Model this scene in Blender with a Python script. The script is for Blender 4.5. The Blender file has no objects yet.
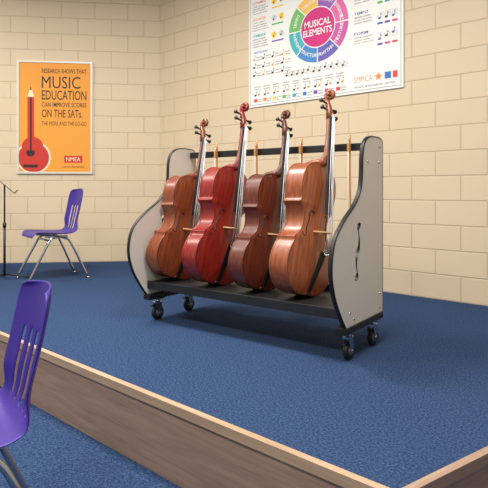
import bpy, bmesh, math, random
from mathutils import Vector, Matrix
random.seed(4)
S = bpy.context.scene
COL = S.collection
S.view_settings.view_transform='Standard'

# ------------------------------------------------------------------ helpers
def lin(c):
    return tuple(((v/255)/12.92 if v/255 <= .04045 else ((v/255+.055)/1.055)**2.4) for v in c)

def mat(name, rgb, rough=.5, metal=0., noise=None, bump=0., bscale=60, spec=.5, coat=0., emit=None):
    m = bpy.data.materials.new(name); m.use_nodes = True
    nt = m.node_tree; b = nt.nodes['Principled BSDF']
    c = lin(rgb)
    b.inputs['Base Color'].default_value = (*c, 1)
    b.inputs['Roughness'].default_value = rough
    b.inputs['Metallic'].default_value = metal
    b.inputs['Specular IOR Level'].default_value = spec
    b.inputs['Coat Weight'].default_value = coat
    b.inputs['Coat Roughness'].default_value = .2
    tc = nt.nodes.new('ShaderNodeTexCoord')
    if noise:
        sc, rgb2, stretch = noise
        mp = nt.nodes.new('ShaderNodeMapping'); mp.inputs['Scale'].default_value = stretch
        n = nt.nodes.new('ShaderNodeTexNoise'); n.inputs['Scale'].default_value = sc
        n.inputs['Detail'].default_value = 6; n.inputs['Roughness'].default_value = .6
        r = nt.nodes.new('ShaderNodeValToRGB')
        r.color_ramp.elements[0].position = .35; r.color_ramp.elements[1].position = .65
        r.color_ramp.elements[0].color = (*lin(rgb2), 1); r.color_ramp.elements[1].color = (*c, 1)
        nt.links.new(tc.outputs['Object'], mp.inputs['Vector'])
        nt.links.new(mp.outputs[0], n.inputs['Vector'])
        nt.links.new(n.outputs['Fac'], r.inputs[0]); nt.links.new(r.outputs[0], b.inputs['Base Color'])
    if bump:
        n2 = nt.nodes.new('ShaderNodeTexNoise'); n2.inputs['Scale'].default_value = bscale
        n2.inputs['Detail'].default_value = 4
        bp = nt.nodes.new('ShaderNodeBump'); bp.inputs['Strength'].default_value = bump
        bp.inputs['Distance'].default_value = .01
        nt.links.new(tc.outputs['Object'], n2.inputs['Vector'])
        nt.links.new(n2.outputs['Fac'], bp.inputs['Height']); nt.links.new(bp.outputs[0], b.inputs['Normal'])
    if emit:
        b.inputs['Emission Color'].default_value = (1, .95, .85, 1); b.inputs['Emission Strength'].default_value = emit
    return m

def obj(name, me, m=None, parent=None, loc=(0,0,0), smooth=False):
    o = bpy.data.objects.new(name, me); COL.objects.link(o)
    if m is not None:
        for x in (m if isinstance(m, (list, tuple)) else [m]): me.materials.append(x)
    if parent: o.parent = parent
    o.location = loc
    if smooth:
        for p in me.polygons: p.use_smooth = True
    return o

def empty(name, M=None):
    e = bpy.data.objects.new(name, None); COL.objects.link(e); e.empty_display_size = .1
    if M is not None: e.matrix_world = M
    return e

def mesh(name, v, f):
    me = bpy.data.meshes.new(name); me.from_pydata([tuple(a) for a in v], [], f); me.update()
    bm = bmesh.new(); bm.from_mesh(me); bmesh.ops.recalc_face_normals(bm, faces=bm.faces); bm.to_mesh(me); bm.free()
    return me

def box(name, lo, hi, m, parent=None, bevel=0.):
    x0,y0,z0 = lo; x1,y1,z1 = hi
    v = [(x0,y0,z0),(x1,y0,z0),(x1,y1,z0),(x0,y1,z0),(x0,y0,z1),(x1,y0,z1),(x1,y1,z1),(x0,y1,z1)]
    f = [(0,3,2,1),(4,5,6,7),(0,1,5,4),(1,2,6,5),(2,3,7,6),(3,0,4,7)]
    o = obj(name, mesh(name, v, f), m, parent)
    if bevel:
        b = o.modifiers.new('bev','BEVEL'); b.width = bevel; b.segments = 2
    return o

def prism(name, poly, z0, z1, m, parent=None):
    n = len(poly)
    v = [(x,y,z0) for x,y in poly]+[(x,y,z1) for x,y in poly]
    f = [tuple(range(n-1,-1,-1)), tuple(range(n,2*n))]+[(i,(i+1)%n,(i+1)%n+n,i+n) for i in range(n)]
    return obj(name, mesh(name, v, f), m, parent)

def tube(name, pts, r, m, parent=None, seg=10, sx=1., ref=(1,0,0)):
    pts = [Vector(p) for p in pts]; n = len(pts)
    rr = r if isinstance(r, (list,tuple)) else [r]*n
    v=[]; f=[]
    ref = Vector(ref)
    for i,p in enumerate(pts):
        d = (pts[min(i+1,n-1)]-pts[max(i-1,0)]).normalized()
        a = ref - d*ref.dot(d)
        if a.length < .05:
            a = Vector((0,1,0)) - d*d.y
            if a.length < .05: a = Vector((0,0,1)) - d*d.z
        a.normalize(); b = d.cross(a)
        for k in range(seg):
            t = 2*math.pi*k/seg
            v.append(p + a*math.cos(t)*rr[i]*sx + b*math.sin(t)*rr[i])
    for i in range(n-1):
        for k in range(seg):
            f.append((i*seg+k, i*seg+(k+1)%seg, (i+1)*seg+(k+1)%seg, (i+1)*seg+k))
    f.append(tuple(range(seg-1,-1,-1))); f.append(tuple(range((n-1)*seg, n*seg)))
    return obj(name, mesh(name, v, f), m, parent, smooth=True)

def catmull(P, k=5, closed=False):
    out=[]; n=len(P)
    rng = range(n) if closed else range(n-1)
    for i in rng:
        g = (lambda j: Vector(P[j % n])) if closed else (lambda j: Vector(P[max(0,min(n-1,j))]))
        p0,p1,p2,p3 = g(i-1),g(i),g(i+1),g(i+2)
        for s in range(k):
            t=s/k
            out.append(.5*((2*p1)+(p2-p0)*t+(2*p0-5*p1+4*p2-p3)*t*t+(3*p1-p0-3*p2+p3)*t**3))
    if not closed: out.append(Vector(P[-1]))
    return out

def curve_plate(name, loops, half, bevel=0.):
    cu = bpy.data.curves.new(name,'CURVE'); cu.dimensions='2D'; cu.fill_mode='BOTH'; cu.extrude=half
    for L in loops:
        sp = cu.splines.new('POLY'); sp.points.add(len(L)-1)
        for i,p in enumerate(L): sp.points[i].co=(p[0],p[1],0,1)
        sp.use_cyclic_u=True
    o = bpy.data.objects.new('tmp',cu); COL.objects.link(o)
    bpy.context.view_layer.update()
    me = bpy.data.meshes.new_from_object(o.evaluated_get(bpy.context.evaluated_depsgraph_get()))
    bpy.data.objects.remove(o); me.name=name; me.materials.clear()
    return me

def text(body, x0, x1, z0, z1, y, m, parent, bold=.0, name='lettering'):
    cu = bpy.data.curves.new('t','FONT'); cu.body=body; cu.offset=bold; cu.resolution_u=3
    o = bpy.data.objects.new('tmp',cu); COL.objects.link(o); bpy.context.view_layer.update()
    me = bpy.data.meshes.new_from_object(o.evaluated_get(bpy.context.evaluated_depsgraph_get()))
    bpy.data.objects.remove(o); me.materials.clear()
    xs=[v.co.x for v in me.vertices]; ys=[v.co.y for v in me.vertices]
    ax,bx,ay,by = min(xs),max(xs),min(ys),max(ys)
    for v in me.vertices:
        v.co = Vector((x0+(v.co.x-ax)/(bx-ax)*(x1-x0), y, z0+(v.co.y-ay)/(by-ay)*(z1-z0)))
    me.name=name
    return obj(name, me, m, parent)

def flat(name, pts, y, m, parent):
    me = mesh(name, [(p[0], y, p[1]) for p in pts], [tuple(range(len(pts)))])
    return obj(name, me, m, parent)
def circ(cx,cz,r,n=32,a0=0,a1=2*math.pi, rz=None):
    rz = r if rz is None else rz
    return [(cx+r*math.cos(a0+(a1-a0)*i/n), cz+rz*math.sin(a0+(a1-a0)*i/n)) for i in range(n)]

# ------------------------------------------------------------------ materials
def block_wall(name, rgb, mort):
    m = bpy.data.materials.new(name); m.use_nodes=True; nt=m.node_tree; b=nt.nodes['Principled BSDF']
    tc=nt.nodes.new('ShaderNodeTexCoord'); sep=nt.nodes.new('ShaderNodeSeparateXYZ'); cmb=nt.nodes.new('ShaderNodeCombineXYZ')
    nt.links.new(tc.outputs['Object'],sep.inputs[0]); nt.links.new(sep.outputs['X'],cmb.inputs['X']); nt.links.new(sep.outputs['Z'],cmb.inputs['Y'])
    br=nt.nodes.new('ShaderNodeTexBrick'); br.inputs['Scale'].default_value=1
    br.inputs['Brick Width'].default_value=.405; br.inputs['Row Height'].default_value=.203
    br.inputs['Mortar Size'].default_value=.007; br.inputs['Mortar Smooth'].default_value=.6
    c=lin(rgb); br.inputs['Color1'].default_value=(*c,1); br.inputs['Color2'].default_value=(*[v*.965 for v in c],1)
    br.inputs['Mortar'].default_value=(*lin(mort),1)
    nt.links.new(cmb.outputs[0],br.inputs['Vector']); nt.links.new(br.outputs['Color'],b.inputs['Base Color'])
    n=nt.nodes.new('ShaderNodeTexNoise'); n.inputs['Scale'].default_value=45; n.inputs['Detail'].default_value=5
    nt.links.new(tc.outputs['Object'],n.inputs['Vector'])
    mul=nt.nodes.new('ShaderNodeMath'); mul.operation='MULTIPLY_ADD'; mul.inputs[1].default_value=-1.0
    nt.links.new(br.outputs['Fac'],mul.inputs[0])
    m2=nt.nodes.new('ShaderNodeMath'); m2.operation='MULTIPLY'; m2.inputs[1].default_value=.22
    nt.links.new(n.outputs['Fac'],m2.inputs[0]); nt.links.new(m2.outputs[0],mul.inputs[2])
    bp=nt.nodes.new('ShaderNodeBump'); bp.inputs['Strength'].default_value=.5; bp.inputs['Distance'].default_value=.008
    nt.links.new(mul.outputs[0],bp.inputs['Height']); nt.links.new(bp.outputs[0],b.inputs['Normal'])
    b.inputs['Roughness'].default_value=.6
    return m

def wood_mat(name, c1, c2, ang=0.):
    m = bpy.data.materials.new(name); m.use_nodes=True; nt=m.node_tree; b=nt.nodes['Principled BSDF']
    tc=nt.nodes.new('ShaderNodeTexCoord'); mp=nt.nodes.new('ShaderNodeMapping')
    mp0=nt.nodes.new('ShaderNodeMapping'); mp0.inputs['Rotation'].default_value=(0,0,-ang)
    mp.inputs['Scale'].default_value=(1.3,14,22)
    n=nt.nodes.new('ShaderNodeTexNoise'); n.inputs['Scale'].default_value=2.2; n.inputs['Detail'].default_value=9; n.inputs['Roughness'].default_value=.65
    n.inputs['Distortion'].default_value=.6
    r=nt.nodes.new('ShaderNodeValToRGB'); r.color_ramp.elements[0].position=.3; r.color_ramp.elements[1].position=.7
    r.color_ramp.elements[0].color=(*lin(c2),1); r.color_ramp.elements[1].color=(*lin(c1),1)
    nt.links.new(tc.outputs['Object'],mp0.inputs[0]); nt.links.new(mp0.outputs[0],mp.inputs[0]); nt.links.new(mp.outputs[0],n.inputs['Vector'])
    nt.links.new(n.outputs['Fac'],r.inputs[0]); nt.links.new(r.outputs[0],b.inputs['Base Color'])
    b.inputs['Roughness'].default_value=.55
    return m

def carpet_mat(name, a, b_, c):
    m = bpy.data.materials.new(name); m.use_nodes=True; nt=m.node_tree; b=nt.nodes['Principled BSDF']
    tc=nt.nodes.new('ShaderNodeTexCoord')
    n=nt.nodes.new('ShaderNodeTexNoise'); n.inputs['Scale'].default_value=110; n.inputs['Detail'].default_value=8; n.inputs['Roughness'].default_value=.78
    r=nt.nodes.new('ShaderNodeValToRGB'); e=r.color_ramp.elements
    e[0].position=.37; e[1].position=.63; e[0].color=(*lin(a),1); e[1].color=(*lin(c),1)
    k=e.new(.5); k.color=(*lin(b_),1)
    nt.links.new(tc.outputs['Object'],n.inputs['Vector']); nt.links.new(n.outputs['Fac'],r.inputs[0]); nt.links.new(r.outputs[0],b.inputs['Base Color'])
    v=nt.nodes.new('ShaderNodeTexVoronoi'); v.inputs['Scale'].default_value=180
    nt.links.new(tc.outputs['Object'],v.inputs['Vector'])
    bp=nt.nodes.new('ShaderNodeBump'); bp.inputs['Strength'].default_value=.65; bp.inputs['Distance'].default_value=.006
    nt.links.new(v.outputs['Distance'],bp.inputs['Height']); nt.links.new(bp.outputs[0],b.inputs['Normal'])
    b.inputs['Roughness'].default_value=1; b.inputs['Specular IOR Level'].default_value=.05
    return m

M_wall  = block_wall('painted_block', (216,197,166), (198,178,146))
M_ceil  = mat('ceiling_paint',(235,230,220),.8, bump=.1)
M_carpet= carpet_mat('blue_carpet',(28,43,70),(49,69,103),(76,98,135))
M_carpet2= carpet_mat('blue_carpet_lower',(28,43,70),(49,69,103),(76,98,135))
M_wood  = wood_mat('fascia_wood',(172,144,124),(138,112,95))
M_wood2 = wood_mat('fascia_wood_side',(172,144,124),(138,112,95), math.radians(75))
M_nose  = wood_mat('nosing_wood',(190,162,134),(166,138,112))
M_panel = mat('laminate_panel',(228,220,207),.5, noise=(180,(212,204,191),(1,1,1)))
M_black = mat('black_edge',(18,18,20),.45)
M_shelf = mat('black_shelf',(28,28,31),.55, noise=(25,(16,16,18),(1,1,1)), bump=.15, bscale=90)
M_chrome= mat('chrome',(200,200,205),.18,1.)
M_rub   = mat('rubber',(18,18,18),.6)
M_hub   = mat('wheel_hub',(120,120,122),.4,.6)
M_purple= mat('purple_plastic',(60,40,138),.38, bump=.04, bscale=200, spec=.35)
M_ebony = mat('ebony',(20,17,16),.35)
M_str   = mat('steel_string',(215,215,220),.3,.8)
M_bridge= mat('maple_bridge',(204,164,108),.5)
M_bow   = mat('bow_wood',(190,132,74),.4)
M_hair  = mat('bow_hair',(225,215,195),.6)
M_stand = mat('stand_black',(25,25,28),.45)

# ------------------------------------------------------------------ room
LOW=-.33; H=3.6
YW=4.27; XC=-5.135
floor = prism('floor',[(-9.6,-3),(3,-3),(3,4.5),(-9.6,4.5)], LOW-.1, LOW, M_carpet2)
wb = box('wall_back',(XC-.2,0,LOW-.1),(3,.15,H), M_wall); wb.location=(0,YW,0)
ang = math.atan2(1.44,1.31)
wl = box('wall_left',(-6.2,0,LOW-.1),(.0,.15,H), M_wall)
wl.location=(XC,YW,0); wl.rotation_euler=(0,0,ang)
ceil = prism('ceiling',[(-9.6,-3),(3,-3),(3,4.5),(-9.6,4.5)], H, H+.1, M_ceil)

EY=1.465; nz=.030
e2=Vector((.257,.966)).normalized(); out2=Vector((e2.y,-e2.x))
c0=Vector((-.673,EY))
cw=c0+e2*((YW-EY)/e2.y)
dl=Vector((-1.31,-1.44)).normalized()
tl=(YW-EY)/(-dl.y); pl=Vector((XC,YW))+dl*tl
plat=empty('stage_platform')
prism('carpet_top',[(pl.x+.005,EY),(c0.x,c0.y),(cw.x,YW-.002),(XC+.005,YW-.002)],LOW,0,M_carpet,plat)
def corner(o1,o2):
    p=c0+out2*o2; t=((EY-o1)-p.y)/e2.y
    return p+e2*t
ci=c0; co=corner(nz,nz); cw2=cw+out2*nz
prism('nosing_front',[(pl.x-.03,EY),(pl.x-.03-nz,EY-nz),(co.x,co.y),(ci.x,ci.y)],-.036,.003,M_nose,plat)
prism('nosing_side',[(ci.x,ci.y),(co.x,co.y),(cw2.x,YW-.002),(cw.x,YW-.002)],-.036,.003,M_wood2,plat)
cf=corner(nz-.010,nz-.010); cw3=cw+out2*(nz-.010)
prism('fascia_front',[(pl.x-.03,EY),(pl.x-.05,EY-nz+.010),(cf.x,cf.y),(ci.x,ci.y)],LOW,-.037,M_wood,plat)
prism('fascia_side',[(ci.x,ci.y),(cf.x,cf.y),(cw3.x,YW-.002),(cw.x,YW-.002)],LOW,-.037,M_wood2,plat)

for i,(x,y,e) in enumerate([(-3.4,1.6,125),(-.8,1.6,88),(-3.4,-.8,90),(-.8,-.8,80),(-5.9,.8,58)]):
    f = empty('ceiling_light', Matrix.Translation((x,y,H)))
    box('housing',(-.65,-.34,-.06),(.65,.34,0),M_ceil,f)
    box('diffuser',(-.6,-.3,-.065),(.6,.3,-.0605),mat('diffuser',(255,250,240),.5,emit=4),f)
    L=bpy.data.lights.new('lamp','AREA'); L.shape='RECTANGLE'; L.size=1.2; L.size_y=.6; L.energy=e; L.color=(1,.96,.90)
    lo=bpy.data.objects.new('lamp',L); COL.objects.link(lo); lo.parent=f; lo.location=(0,0,-.075)
w=bpy.data.worlds.new('World'); S.world=w; w.use_nodes=True
w.node_tree.nodes['Background'].inputs[0].default_value=(1,.97,.92,1)
w.node_tree.nodes['Background'].inputs[1].default_value=.45

# ------------------------------------------------------------------ instrument rack
RM = Matrix.Translation((-1.39,2.84,0)) @ Matrix.Rotation(math.radians(4.5),4,'Z')
W=1.50
rack=empty('cello_storage_rack',RM)
PB=.188
prof=[(-.49,PB),(-.54,.25),(-.61,.36),(-.645,.47),(-.64,.57),(-.60,.66),(-.50,.745),(-.38,.82),(-.305,.90),(-.285,.99),(-.28,1.08),(-.26,1.15),(-.21,1.19),(-.14,1.203),(-.04,1.203)]
po=[tuple(p) for p in catmull([(a,b,0) for a,b in prof],5)]
po=[(a,b) for a,b,_ in po]+[(-.012,1.195),(0,1.17),(0,PB)]
def shole(cy,cz):
    cl=[(-.035,.135),(-.012,.14),(-.008,.11),(-.018,.07),(-.012,.02),(.012,-.02),(.018,-.07),(.008,-.11),(.012,-.14),(.035,-.135)]
    cl=[(-x,z) for x,z in cl]
    c=[Vector((a[0],a[1],0)) for a in catmull([(a,b,0) for a,b in cl],4)]
    n=len(c); L=[];R=[]
    for i,p in enumerate(c):
        d=(c[min(i+1,n-1)]-c[max(i-1,0)]).normalized(); nn=Vector((-d.y,d.x,0))
        t=i/(n-1); wd=.012+.006*math.cos((t-.5)*2*math.pi*2) if .2<t<.8 else .016
        if abs(t-.5)<.04: wd=.022
        L.append((cy+p.x+nn.x*wd*.9,cz+p.y+nn.y*wd*.9)); R.append((cy+p.x-nn.x*wd*.9,cz+p.y-nn.y*wd*.9))
    return L+R[::-1]
def panel(name,x):
    me=curve_plate(name,[po,shole(-.35,.57)],.011)
    for v in me.vertices: v.co=Vector((v.co.z+x,v.co.x,v.co.y))
    me.update()
    o=obj(name,me,[M_panel,M_black],rack)
    for p in me.polygons:
        p.material_index = 0 if abs(p.normal.x)>.7 else 1
    return o
panel('side_panel_right',-.011); panel('side_panel_left',-W+.011)
band=[Vector((0,a,b)) for a,b in po]
for x,nm in((-.011,'edge_band_right'),(-W+.011,'edge_band_left')):
    tube(nm,[p+Vector((x,0,0)) for p in band],.0065,M_black,rack,seg=8,sx=2.0)
SH=.275
box('shelf_board',(-W+.0225,-.485,SH-.022),(-.0225,-.03,SH),M_shelf,rack,.003)
box('shelf_front_lip',(-W+.0225,-.492,SH-.048),(-.0225,-.475,SH+.006),M_shelf,rack,.003)
box('shelf_back_rail',(-W+.0225,-.05,SH-.04),(-.0225,-.03,SH+.04),M_shelf,rack,.003)
box('top_rail',(-W+.0225,-.06,1.135),(-.0225,-.04,1.18),M_black,rack,.003)
for sx,nm in((-.055,'right'),(-W-.005,'left')):
    box('foot_bar_'+nm,(sx,-.50,.150),(sx+.06,-.0,.187),M_black,rack,.003)
for y,z in((-.05,1.15),(-.06,1.06),(-.22,1.06),(-.05,.30),(-.45,.26),(-.40,.22),(-.05,.22)):
    tube('bolt',[(-.001,y,z),(.004,y,z)],.007,M_chrome,rack,seg=12)
def caster(x,y):
    e=bpy.data.objects.new('caster',None); COL.objects.link(e); e.parent=rack; e.location=(x,y,0)
    tube('tire',[(-.013,0,.05),(-.009,0,.05),(.009,0,.05),(.013,0,.05)],[.046,.05,.05,.046],M_rub,e,seg=28)
    tube('hub',[(-.015,0,.05),(.015,0,.05)],.028,M_hub,e,seg=20)
    tube('axle',[(-.024,0,.05),(.024,0,.05)],.006,M_chrome,e)
    for s in(-1,1):
        me=mesh('fork',[(s*.017,-.014,.040),(s*.017,.014,.040),(s*.017,.024,.120),(s*.017,-.030,.120),(s*.020,-.014,.040),(s*.020,.014,.040),(s*.020,.024,.120),(s*.020,-.030,.120)],
          [(0,1,2,3),(7,6,5,4),(0,4,5,1),(1,5,6,2),(2,6,7,3),(3,7,4,0)])
        obj('fork',me,M_chrome,e)
    box('fork_crown',(-.021,-.030,.118),(.021,.026,.124),M_chrome,e)
    tube('swivel',[(0,0,.123),(0,0,.144)],.019,M_chrome,e,seg=16)
    box('mount_plate',(-.03,-.036,.143),(.03,.036,.150),M_chrome,e)
    box('brake',(-.012,-.058,.098),(.012,-.028,.104),M_rub,e)
    return e
for x in(-.03,-W+.03):
    for y in(-.40,-.08): caster(x,y)

# ------------------------------------------------------------------ cello
half=[(0,0),(.05,.001),(.10,.008),(.15,.030),(.19,.070),(.213,.115),(.219,.16),(.213,.205),(.198,.245),(.180,.278),(.182,.300),
      (.163,.312),(.140,.335),(.123,.370),(.118,.405),(.124,.445),(.142,.478),(.168,.500),
      (.158,.520),(.165,.555),(.172,.600),(.168,.645),(.152,.690),(.122,.722),(.082,.742),(.04,.752),(0,.755)]
segs=[half[:11],half[10:18],half[17:]]
hp=[]
for s in segs:
    c=[(p.x,p.y) for p in catmull([(a,b,0) for a,b in s],4)]
    hp += c if not hp else c[1:]
def wid(z):
    best=.01
    for i in range(len(hp)-1):
        a,b=hp[i],hp[i+1]
        if min(a[1],b[1])<=z<=max(a[1],b[1]) and abs(b[1]-a[1])>1e-6:
            best=a[0]+(b[0]-a[0])*(z-a[1])/(b[1]-a[1])
    return best
full=hp+[(-x,z) for x,z in hp[-2:0:-1]]
NF=len(full)
def plate_mesh(front):
    s=-1 if front else 1
    ov=.0045; rings=[1,.975,.955,.9,.8,.65,.45,.25,.08]
    v=[];f=[];mi=[]
    def spine(z): return min(max(z,.14),.62)
    def P(x,z,k,yy):
        sz=spine(z)
        return (x*k, yy, sz+(z-sz)*k)
    fo=[]
    for i,(x,z) in enumerate(full):
        a=Vector(full[i-1]);b=Vector(full[(i+1)%NF]); d=(b-a).normalized(); fo.append((x+d.y*ov,z-d.x*ov))
    for x,z in fo: v.append((x, s*.055, z))
    for r in rings:
        for x,z in fo:
            h = .0245*(1-r**2)**.9 if r<1 else 0
            if r in(.975,.955): h=.0012
            v.append(P(x,z,r,s*(.060+h)))
    nr=len(rings)+1
    for i in range(nr-1):
        for k in range(NF):
            f.append((i*NF+k,i*NF+(k+1)%NF,(i+1)*NF+(k+1)%NF,(i+1)*NF+k)); mi.append(1 if i==2 else 0)
    f.append(tuple(range((nr-1)*NF,nr*NF))); mi.append(0)
    f.append(tuple(range(NF))); mi.append(0)
    me=bpy.data.meshes.new('plate'); me.from_pydata(v,[],f); me.update()
    for p,m_ in zip(me.polygons,mi): p.material_index=m_; p.use_smooth=True
    bm=bmesh.new(); bm.from_mesh(me); bmesh.ops.recalc_face_normals(bm,faces=bm.faces); bm.to_mesh(me); bm.free()
    return me
def front_y(x,z):
    s=min(1,abs(x)/max(wid(z),.01)); return -(.060+.0245*(1-s*s)**.9)

def varnish(name,c1,c2):
    return mat(name,c1,.38,noise=(7,c2,(9,9,1.1)),coat=.3)

def cello(M, scale, c1, c2):
    e=empty('cello'); mv=varnish('varnish',c1,c2); md=mat('purfling',(50,20,10),.4)
    mn=varnish('neck_wood',tuple(int(a*.9) for a in c1),c2)
    obj('top_plate',plate_mesh(True),[mv,md],e); obj('back_plate',plate_mesh(False),[mv,md],e)
    v=[(x,-.056,z) for x,z in full]+[(x,.056,z) for x,z in full]
    f=[(k,(k+1)%NF,(k+1)%NF+NF,k+NF) for k in range(NF)]
    obj('ribs',mesh('ribs',v,f),mn,e,smooth=True)
    for s in(-1,1):
        c=[(.060,.452),(.070,.462),(.083,.458),(.088,.440),(.085,.415),(.092,.385),(.101,.355),(.100,.330),(.108,.318),(.122,.322),(.126,.335)]
        pts=[(s*p.x,front_y(p.x,p.y)+.0005,p.y) for p in catmull([(a,b,0) for a,b in c],4)]
        n=len(pts)
        tube('f_hole',pts,[.0055 if (i<4 or i>n-5) else .0025+.0022*math.sin(math.pi*i/n) for i in range(n)],M_ebony,e,seg=8)
    def slab(nm,z0,z1,y0,y1,w0,w1,t0,t1,mm):
        vv=[];n=8
        for z,y,w_,t in((z0,y0,w0,t0),(z1,y1,w1,t1)):
            for k in range(n+1):
                a=-1+2*k/n; vv.append((a*w_,y+.006*a*a,z))
            vv.append((w_,y+t,z)); vv.append((-w_,y+t,z))
        q=n+3
        ff=[(k,(k+1)%q,(k+1)%q+q,k+q) for k in range(q)]+[tuple(range(q-1,-1,-1)),tuple(range(q,2*q))]
        return obj(nm,mesh(nm,vv,ff),mm,e)
    slab('fingerboard',.455,1.035,-.150,-.092,.031,.016,.018,.014,M_ebony)
    slab('nut',1.035,1.042,-.096,-.094,.016,.016,.02,.02,M_ebony)
    tube('neck',[(0,-.030,.742),(0,-.070,.772),(0,-.082,.81),(0,-.080,.88),(0,-.075,.96),(0,-.070,1.02),(0,-.068,1.05)],[.026,.027,.021,.0175,.0165,.0165,.018],mn,e,seg=14)
    tube('heel',[(0,.058,.760),(0,.02,.764),(0,-.03,.766),(0,-.09,.765)],[.012,.019,.024,.022],mn,e,seg=14)
    tube('pegbox',[(0,-.070,1.035),(0,-.066,1.07),(0,-.056,1.11),(0,-.042,1.145),(0,-.032,1.165)],[.020,.020,.018,.016,.014],mn,e,seg=12,sx=1.15)
    sp=[]; rad=[]
    cy,cz=-.058,1.185
    for i in range(40):
        t=i/39; a=math.radians(-40+ t*560); r=.033*(1-t)+.006*t
        sp.append((0,cy+r*math.cos(a)*.95,cz+r*math.sin(a))); rad.append(.0135*(1-t)+.007*t)
    tube('scroll',sp,rad,mn,e,seg=10,sx=1.3)
    tube('scroll_eye',[(-.032,cy,cz),(-.024,cy,cz),(.024,cy,cz),(.032,cy,cz)],[.007,.012,.012,.007],mn,e,seg=14)
    for i,(z,y,s) in enumerate(((1.062,-.066,1),(1.085,-.061,-1),(1.108,-.055,1),(1.130,-.048,-1))):
        tube('peg',[(-s*.030,y,z),(s*.045,y,z),(s*.05,y,z),(s*.058,y,z),(s*.075,y,z),(s*.08,y,z)],[.004,.006,.008,.006,.015,.011],M_ebony,e,seg=10)
    vb=[(-.045,0),(-.028,0),(-.018,.022),(.018,.022),(.028,0),(.045,0),(.038,.03),(.030,.055),(.026,.078),(0,.088),(-.026,.078),(-.030,.055),(-.038,.03)]
    yb=front_y(0,.355)+.003
    n=len(vb); v=[]
    for dz,tk in((-.005,1),(.005,1)):
        for a,b in vb: v.append((a,yb-b,.352+dz*(1-b*6)))
    f=[tuple(range(n-1,-1,-1)),tuple(range(n,2*n))]+[(k,(k+1)%n,(k+1)%n+n,k+n) for k in range(n)]
    obj('bridge',mesh('bridge',v,f),M_bridge,e)
    slab('tailpiece',.015,.245,-.080,-.148,.014,.030,.010,.010,M_ebony)
    tube('tail_saddle',[(-.02,-.062,.004),(.02,-.062,.004)],.007,M_ebony,e)
    tube('endpin',[(0,0,.01),(0,0,-.006),(0,0,-.010),(0,0,-.014)],[.015,.014,.009,.006],M_ebony,e,seg=14)
    for k in range(4):
        a=(k-1.5)/1.5
        pk=[(1.062,-.066),(1.108,-.055),(1.130,-.048),(1.085,-.061)][k]
        tube('string',[(a*.010,pk[1]-.008,pk[0]),(a*.012,-.098,1.04),(a*.024,yb-.090+.008*a*a,.352),(a*.020,-.152,.240)],.0016+.0003*k,M_str,e,seg=6)
        tube('fine_tuner',[(a*.02,-.150,.235),(a*.02,-.162,.225)],.004,M_chrome,e,seg=8)
    R = M @ Matrix.Scale(scale,4)
    low=min((R@Vector(p)).z for o in e.children for p in [v.co for v in o.data.vertices])
    e.matrix_world = Matrix.Translation((0,0,SH+.0005-low)) @ R
    return e

def place(x,y,lean,yaw):
    return RM @ Matrix.Translation((x,y,0)) @ Matrix.Rotation(-math.radians(lean),4,'X') @ Matrix.Rotation(math.radians(90+yaw),4,'Z')
cello(place(-1.375,-.365,15.3,-5),.95,(150,76,42),(106,48,24))
cello(place(-1.025,-.365,15.0,-5),1.02,(160,42,30),(114,22,16))
cello(place(-.680,-.350,14.8,-5),.95,(118,54,32),(78,32,19))
cello(place(-.375,-.340,14.0,-5),1.03,(170,92,50),(122,58,30))

for x in(-.174,-.505,-.855,-1.205):
    b=empty('cello_bow',RM @ Matrix.Translation((x,-.075,0)))
    tube('hook',[(0,.013,1.19),(0,-.008,1.19),(0,-.014,1.20)],.004,M_chrome,b,seg=8)
    tube('stick',[(0,0,1.235),(0,0,1.2),(0,.002,1.0),(0,.008,.8),(0,.004,.6),(0,-.004,.53)],[.0065,.006,.0055,.005,.0045,.0045],M_bow,b,seg=8)
    box('frog',(-.007,-.026,1.13),(.007,-.003,1.18),M_bow,b,.002)
    box('bow_hair',(-.005,-.024,.54),(.005,-.022,1.135),M_hair,b)
    box('tip',(-.005,-.026,.525),(.005,.002,.545),M_bow,b)

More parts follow.
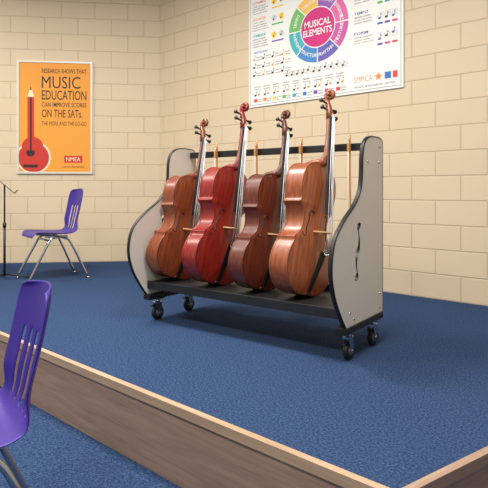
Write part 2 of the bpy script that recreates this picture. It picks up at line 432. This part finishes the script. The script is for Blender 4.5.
# ------------------------------------------------------------------ school chairs
def chair(M):
    e=empty('plastic_school_chair',M)
    pr=[(-.225,.405),(-.215,.432),(-.17,.442),(-.08,.437),(.02,.428),(.11,.425),(.165,.436),(.20,.470),(.218,.52),(.230,.58),(.245,.64),(.258,.70),(.27,.76),(.28,.81),(.287,.845),(.291,.865)]
    wd=[.185,.215,.225,.225,.222,.215,.208,.200,.196,.197,.200,.203,.204,.198,.175,.135]
    pp=[(p.x,p.y,p.z) for p in catmull([(a,b,c) for (a,b),c in zip(pr,wd)],2)]
    NU=22; v=[];f=[]
    for j,(y,z,w_) in enumerate(pp):
        t=j/(len(pp)-1)
        for i in range(NU+1):
            a=-1+2*i/NU; k=a*a
            back=min(1,max(0,(t-.42)/.15))
            v.append((a*w_, y-.045*k*back, z+(.018*k*(1-back))*(1 if t>.08 else 0)-.012*k*back*(1 if t>.95 else 0)))
    n=NU+1
    for j in range(len(pp)-1):
        for i in range(NU):
            if 14<=j<=21 and i in(4,7,10,11,14,17): continue
            f.append((j*n+i,j*n+i+1,(j+1)*n+i+1,(j+1)*n+i))
    o=obj('seat_shell',mesh('seat_shell',v,f),M_purple,e,smooth=True)
    s=o.modifiers.new('s','SOLIDIFY'); s.thickness=.007; s.offset=0
    s=o.modifiers.new('ss','SUBSURF'); s.levels=2; s.render_levels=2
    for s in(-1,1):
        tube('front_leg',catmull([(s*.17,.10,.41),(s*.175,.0,.405),(s*.185,-.06,.385),(s*.195,-.12,.28),(s*.215,-.26,.012)],5),.0115,M_chrome,e,seg=12)
        tube('rear_leg',catmull([(s*.165,-.10,.412),(s*.168,.02,.412),(s*.172,.10,.39),(s*.185,.16,.29),(s*.205,.285,.012)],5),.0115,M_chrome,e,seg=12)
        for y in(-.262,.287): tube('glide',[(s*(.215 if y<0 else .205),y,.0),(s*(.215 if y<0 else .205),y,.016)],.015,M_chrome,e,seg=12)
    tube('cross_bar_front',[(-.187,-.07,.375),(.187,-.07,.375)],.009,M_chrome,e)
    tube('cross_bar_rear',[(-.173,.105,.385),(.173,.105,.385)],.009,M_chrome,e)
    return e
chair(Matrix.Translation((-4.965,2.70,0)) @ Matrix.Rotation(math.radians(41-54),4,'Z') @ Matrix.Scale(1.06,4))
chair(Matrix.Translation((-1.805,.635,LOW)) @ Matrix.Rotation(math.radians(41-56),4,'Z') @ Matrix.Scale(1.045,4))

# ------------------------------------------------------------------ music stand
ms=empty('music_stand',Matrix.Translation((-5.27,2.36,0)) @ Matrix.Rotation(math.radians(41),4,'Z'))
tube('pole_lower',[(0,0,.03),(0,0,.55)],.012,M_stand,ms)
tube('pole_upper',[(0,0,.5),(0,0,.955)],.008,M_stand,ms)
tube('collar',[(0,0,.52),(0,0,.57)],.017,M_stand,ms)
for k in range(3):
    a=math.radians(k*120+5)
    tube('leg',[(0,0,.05),(.12*math.cos(a),.12*math.sin(a),.035),(.28*math.cos(a),.28*math.sin(a),.010)],.010,M_stand,ms)
DM=Matrix.Translation((-.02,0,.965)) @ Matrix.Rotation(math.radians(24.5),4,'Z') @ Matrix.Rotation(math.radians(42),4,'Y')
for o in (box('desk',(-.20,-.25,-.003),(.15,.25,.003),M_stand,ms,.002), box('desk_tray',(.144,-.25,-.003),(.15,.25,.045),M_stand,ms,.002)):
    o.data.transform(DM)

# ------------------------------------------------------------------ posters
M_white=mat('paper_white',(236,236,232),.5); M_or=mat('print_orange',(232,154,50),.6); M_ink=mat('print_ink',(40,24,20),.6)
M_red=mat('print_red',(196,48,34),.6); M_cream=mat('print_cream',(245,225,185),.6); M_frame=mat('frame_silver',(215,213,208),.4,.1)
M_brown=mat('print_brown',(90,45,25),.6)
px,py=(.754*-2.346-.657*6.442, .657*-2.346+.754*6.442)
p1=empty('music_education_poster',Matrix.Translation((px+.0,py,1.80)) @ Matrix.Rotation(ang,4,'Z'))
w2,h2=.444,.69
box('backing',(-w2,-.014,-h2),(w2,-.004,h2),M_or,p1)
for a in((-w2-.008,-h2-.008,-w2+.014,h2+.008),(w2-.014,-h2-.008,w2+.008,h2+.008)):
    box('frame_side',(a[0],-.024,a[1]),(a[2],-.002,a[3]),M_frame,p1)
for a in((-h2-.008,-h2+.014),(h2-.014,h2+.008)):
    box('frame_rail',(-w2+.014,-.024,a[0]),(w2-.014,-.002,a[1]),M_frame,p1)
X=lambda u:(u-55)*.0122
Zf=lambda v:(117-v)*.01245
def T1(s,u0,u1,v0,v1,m=M_ink,b=.02): text(s,X(u0),X(u1),Zf(v1),Zf(v0),-.0152,m,p1,b)
T1('RESEARCH SHOWS THAT',42,86,68.5,73,b=.008)
T1('MUSIC',42,80,76,88,b=.0)
T1('EDUCATION',42,86,90,99.5,b=.006)
T1('CAN IMPROVE SCORES',42,86,102,106.5,b=.008)
T1('ON THE SATs.',42,82,109,117,b=.006)
T1('THE MORE AND THE GO-GO',42,86,121,125,M_ink,.0)
flat('badge',[(X(64),Zf(162)),(X(82),Zf(162)),(X(82),Zf(155)),(X(64),Zf(155))],-.0148,M_red,p1)
T1('NMEA',66,80,156.5,160.5,M_cream,.0)
T1('a music foundation',62,84,165,167,M_brown,0)
def clipx(pts): return [(max(a,-w2+.015),max(b,-h2+.015)) for a,b in pts]
flat('guitar_outline',clipx(circ(X(34),Zf(157),.205)),-.0145,M_cream,p1)
flat('guitar_body',clipx(circ(X(34),Zf(157),.185)),-.0148,M_red,p1)
flat('guitar_shoulder',clipx(circ(X(33),Zf(147),.13)),-.0149,M_red,p1)
flat('guitar_sound_hole',circ(X(31),Zf(152),.052),-.0152,M_ink,p1)
flat('guitar_bridge',[(X(24),Zf(167)),(X(38),Zf(167)),(X(38),Zf(164)),(X(24),Zf(164))],-.0152,M_ink,p1)
flat('pencil_body',[(X(28),Zf(150)),(X(34.5),Zf(150)),(X(34.5),Zf(97)),(X(28),Zf(97))],-.0154,M_red,p1)
flat('pencil_stripe',[(X(30.4),Zf(150)),(X(32.2),Zf(150)),(X(32.2),Zf(97)),(X(30.4),Zf(97))],-.0156,M_ink,p1)
flat('pencil_wood',[(X(28),Zf(97)),(X(34.5),Zf(97)),(X(31.2),Zf(86))],-.0156,M_cream,p1)
flat('pencil_tip',[(X(30.2),Zf(90)),(X(32.2),Zf(90)),(X(31.2),Zf(86))],-.0158,M_ink,p1)

p2=empty('musical_elements_poster',Matrix.Translation((-2.763,YW,2.48)))
w3=.872; zb=-.695; zt=.66
box('board',(-w3,-.016,zb),(w3,0,zt),M_white,p2)
pal=[mat('print_%d'%i,c,.6) for i,c in enumerate([(226,60,60),(240,140,40),(245,205,60),(90,180,80),(40,170,170),(50,110,190),(110,70,170),(215,60,140)])]
wp=[mat('wheel_print_%d'%i,c,.6) for i,c in enumerate([(222,100,165),(150,90,180),(240,190,80),(110,185,100),(60,175,185),(65,130,195),(100,90,175),(200,80,160)])]
M_pink=mat('print_pink',(206,30,120),.6); M_gr=mat('print_grey',(90,90,95),.6); M_lg=mat('print_ltgrey',(205,208,212),.6)
def ring(cx,cz,r0,r1,a0,a1,m,y):
    n=10; v=[(cx+r1*math.cos(a0+(a1-a0)*i/n),cz+r1*math.sin(a0+(a1-a0)*i/n)) for i in range(n+1)]
    v+=[(cx+r0*math.cos(a1-(a1-a0)*i/n),cz+r0*math.sin(a1-(a1-a0)*i/n)) for i in range(n+1)]
    flat('wheel_segment',v,y,m,p2)
for k in range(8):
    a=2*math.pi*k/8
    ring(0,0,.20,.34,a+.02,a+math.pi/4-.02,wp[k],-.0165)
flat('wheel_hub_disc',circ(0,0,.19,40),-.0168,M_pink,p2)
text('MUSICAL',-.15,.15,.01,.075,-.0172,M_white,p2,.02)
text('ELEMENTS',-.165,.165,-.075,-.01,-.0172,M_white,p2,.02)
def curved(word,ac,r,m=M_white,sz=.034):
    n=len(word)
    for i,ch in enumerate(word):
        up = math.sin(ac)>0
        a=ac+( (n-1)/2-i)*(.028/r)*(1 if up else -1)
        o=text(ch,-sz*.36,sz*.36,-sz/2,sz/2,0,m,p2,.02)
        o.rotation_euler=(0,-(a-math.pi/2) if up else -(a+math.pi/2),0)
        o.location=(r*math.cos(a),-.0172,r*math.sin(a))
for k,wd_ in enumerate(['DYNAMIC','MELODY','COLOUR','TEMPO','HARMONY','STRUCTURE','RHYTHM','TEXTURE']):
    curved(wd_,2*math.pi*(k+.5)/8,.27)
def rect(x0,x1,z0,z1,m,y=-.0165): flat('print_block',[(x0,z0),(x1,z0),(x1,z1),(x0,z1)],y,m,p2)
def note(x,z,s,m=M_ink):
    flat('note_head',circ(x,z,s*.35,12,rz=s*.26),-.0166,m,p2); rect(x+s*.26,x+s*.36,z,z+s*1.1,m)
    flat('note_flag',[(x+s*.36,z+s*1.1),(x+s*.7,z+s*.6),(x+s*.36,z+s*.8)],-.0166,m,p2)
rect(-w3+.02,w3-.02,zb+.02,zb+.024,M_gr); rect(-w3+.02,-w3+.024,zb+.02,zt-.02,M_gr); rect(w3-.024,w3-.02,zb+.02,zt-.02,M_gr)
words=['piano','forte','legato','staccato','allegro','largo','crescendo','unison','timbre','octave','chord','scale','canon','rondo','ostinato','pitch']
def para(x0,x1,z,n,m=M_gr,h=.016,gap=.026):
    for k in range(n):
        t=' '.join(random.choice(words) for _ in range(max(1,int((x1-x0)/.075))))
        text(t,x0,x1-random.random()*.25*(x1-x0),z-k*gap-h,z-k*gap,-.0166,m,p2,.01)
# left column : titled rows of text with little symbols
for r,(ttl,ci_) in enumerate([('EXPRESSION',6),('DYNAMICS',0),('ARTICULATION',1),('TIMBRE',4)]):
    z=.60-r*.175
    text(ttl,-.82,-.64,z-.026,z,-.0166,pal[ci_],p2,.02)
    para(-.82,-.60,z-.042,4)
    for k in range(2):
        flat('hexagon',circ(-.53+k*.095,z-.045,.036,6),-.0165,pal[2] if (k+r)%2 else M_lg,p2); note(-.537+k*.095,z-.058,.030)
    rect(-.56,-.41,z-.118,z-.103,pal[(ci_+2)%8])
text('NOTATION',-.80,-.62,-.13,-.105,-.0166,pal[5],p2,.02)
for r in range(3):
    z=-.19-r*.085
    for c in range(4):
        x=-.80+c*.125
        if x*x+z*z<.42**2: continue
        note(x,z,.045,M_ink if (r+c)%3 else pal[1]); para(x+.035,x+.115,z+.03,2)
for r,(ttl,ci_) in enumerate([('MELODY',7),('RHYTHM',1),('HARMONY',3),('TEMPO',5),('FORM',6)]):
    z=.60-r*.185; x0=.40
    text(ttl,x0,x0+.14,z-.026,z,-.0166,pal[ci_],p2,.02)
    para(x0,x0+.20,z-.04,3)
    for k in range(5):
        rect(.63,.83,z-.05-k*.012,z-.0485-k*.012,M_gr)
    for k in range(3): note(.65+k*.065,z-.10+.02*((k*r)%3),.040,M_ink if k%2 else pal[ci_])
    for k in range(3): rect(.63+k*.07,.68+k*.07,z-.155,z-.135,pal[(ci_+k)%8])
for k in range(5): rect(-.40,.34,-.385-k*.012,-.383-k*.012,M_gr)
for k in range(11): note(-.37+k*.065,-.425+random.random()*.03,.038)
for k in range(9):
    x=-.80+k*.126
    para(x,x+.105,-.475,2,M_ink)
    note(x+.02,-.572,.042,M_ink); note(x+.065,-.565,.042,pal[1])
    rect(x,x+.045,-.645,-.61,pal[k%8]); para(x+.052,x+.115,-.610,2)
text('SMMCA',.40,.58,-.60,-.545,-.0166,pal[1],p2,.0)
st=[]
for k in range(10):
    a=math.pi/2+k*math.pi/5; r=.042 if k%2==0 else .018
    st.append((.64+r*math.cos(a),-.57+r*math.sin(a)))
flat('star',st,-.0166,pal[1],p2); rect(.70,.76,-.60,-.54,pal[5]); rect(.775,.82,-.60,-.54,pal[0])
text('music education series',.40,.80,-.65,-.625,-.0166,M_gr,p2)

# ------------------------------------------------------------------ camera
cd=bpy.data.cameras.new('Camera'); cam=bpy.data.objects.new('Camera',cd); COL.objects.link(cam)
cd.sensor_width=36; cd.lens=36*518/488; cd.shift_y=-(244-190)/488
cam.location=(0,0,.9); cam.rotation_euler=(math.radians(90),0,math.atan2(.657,.754))
cd.clip_start=.05
S.camera=cam
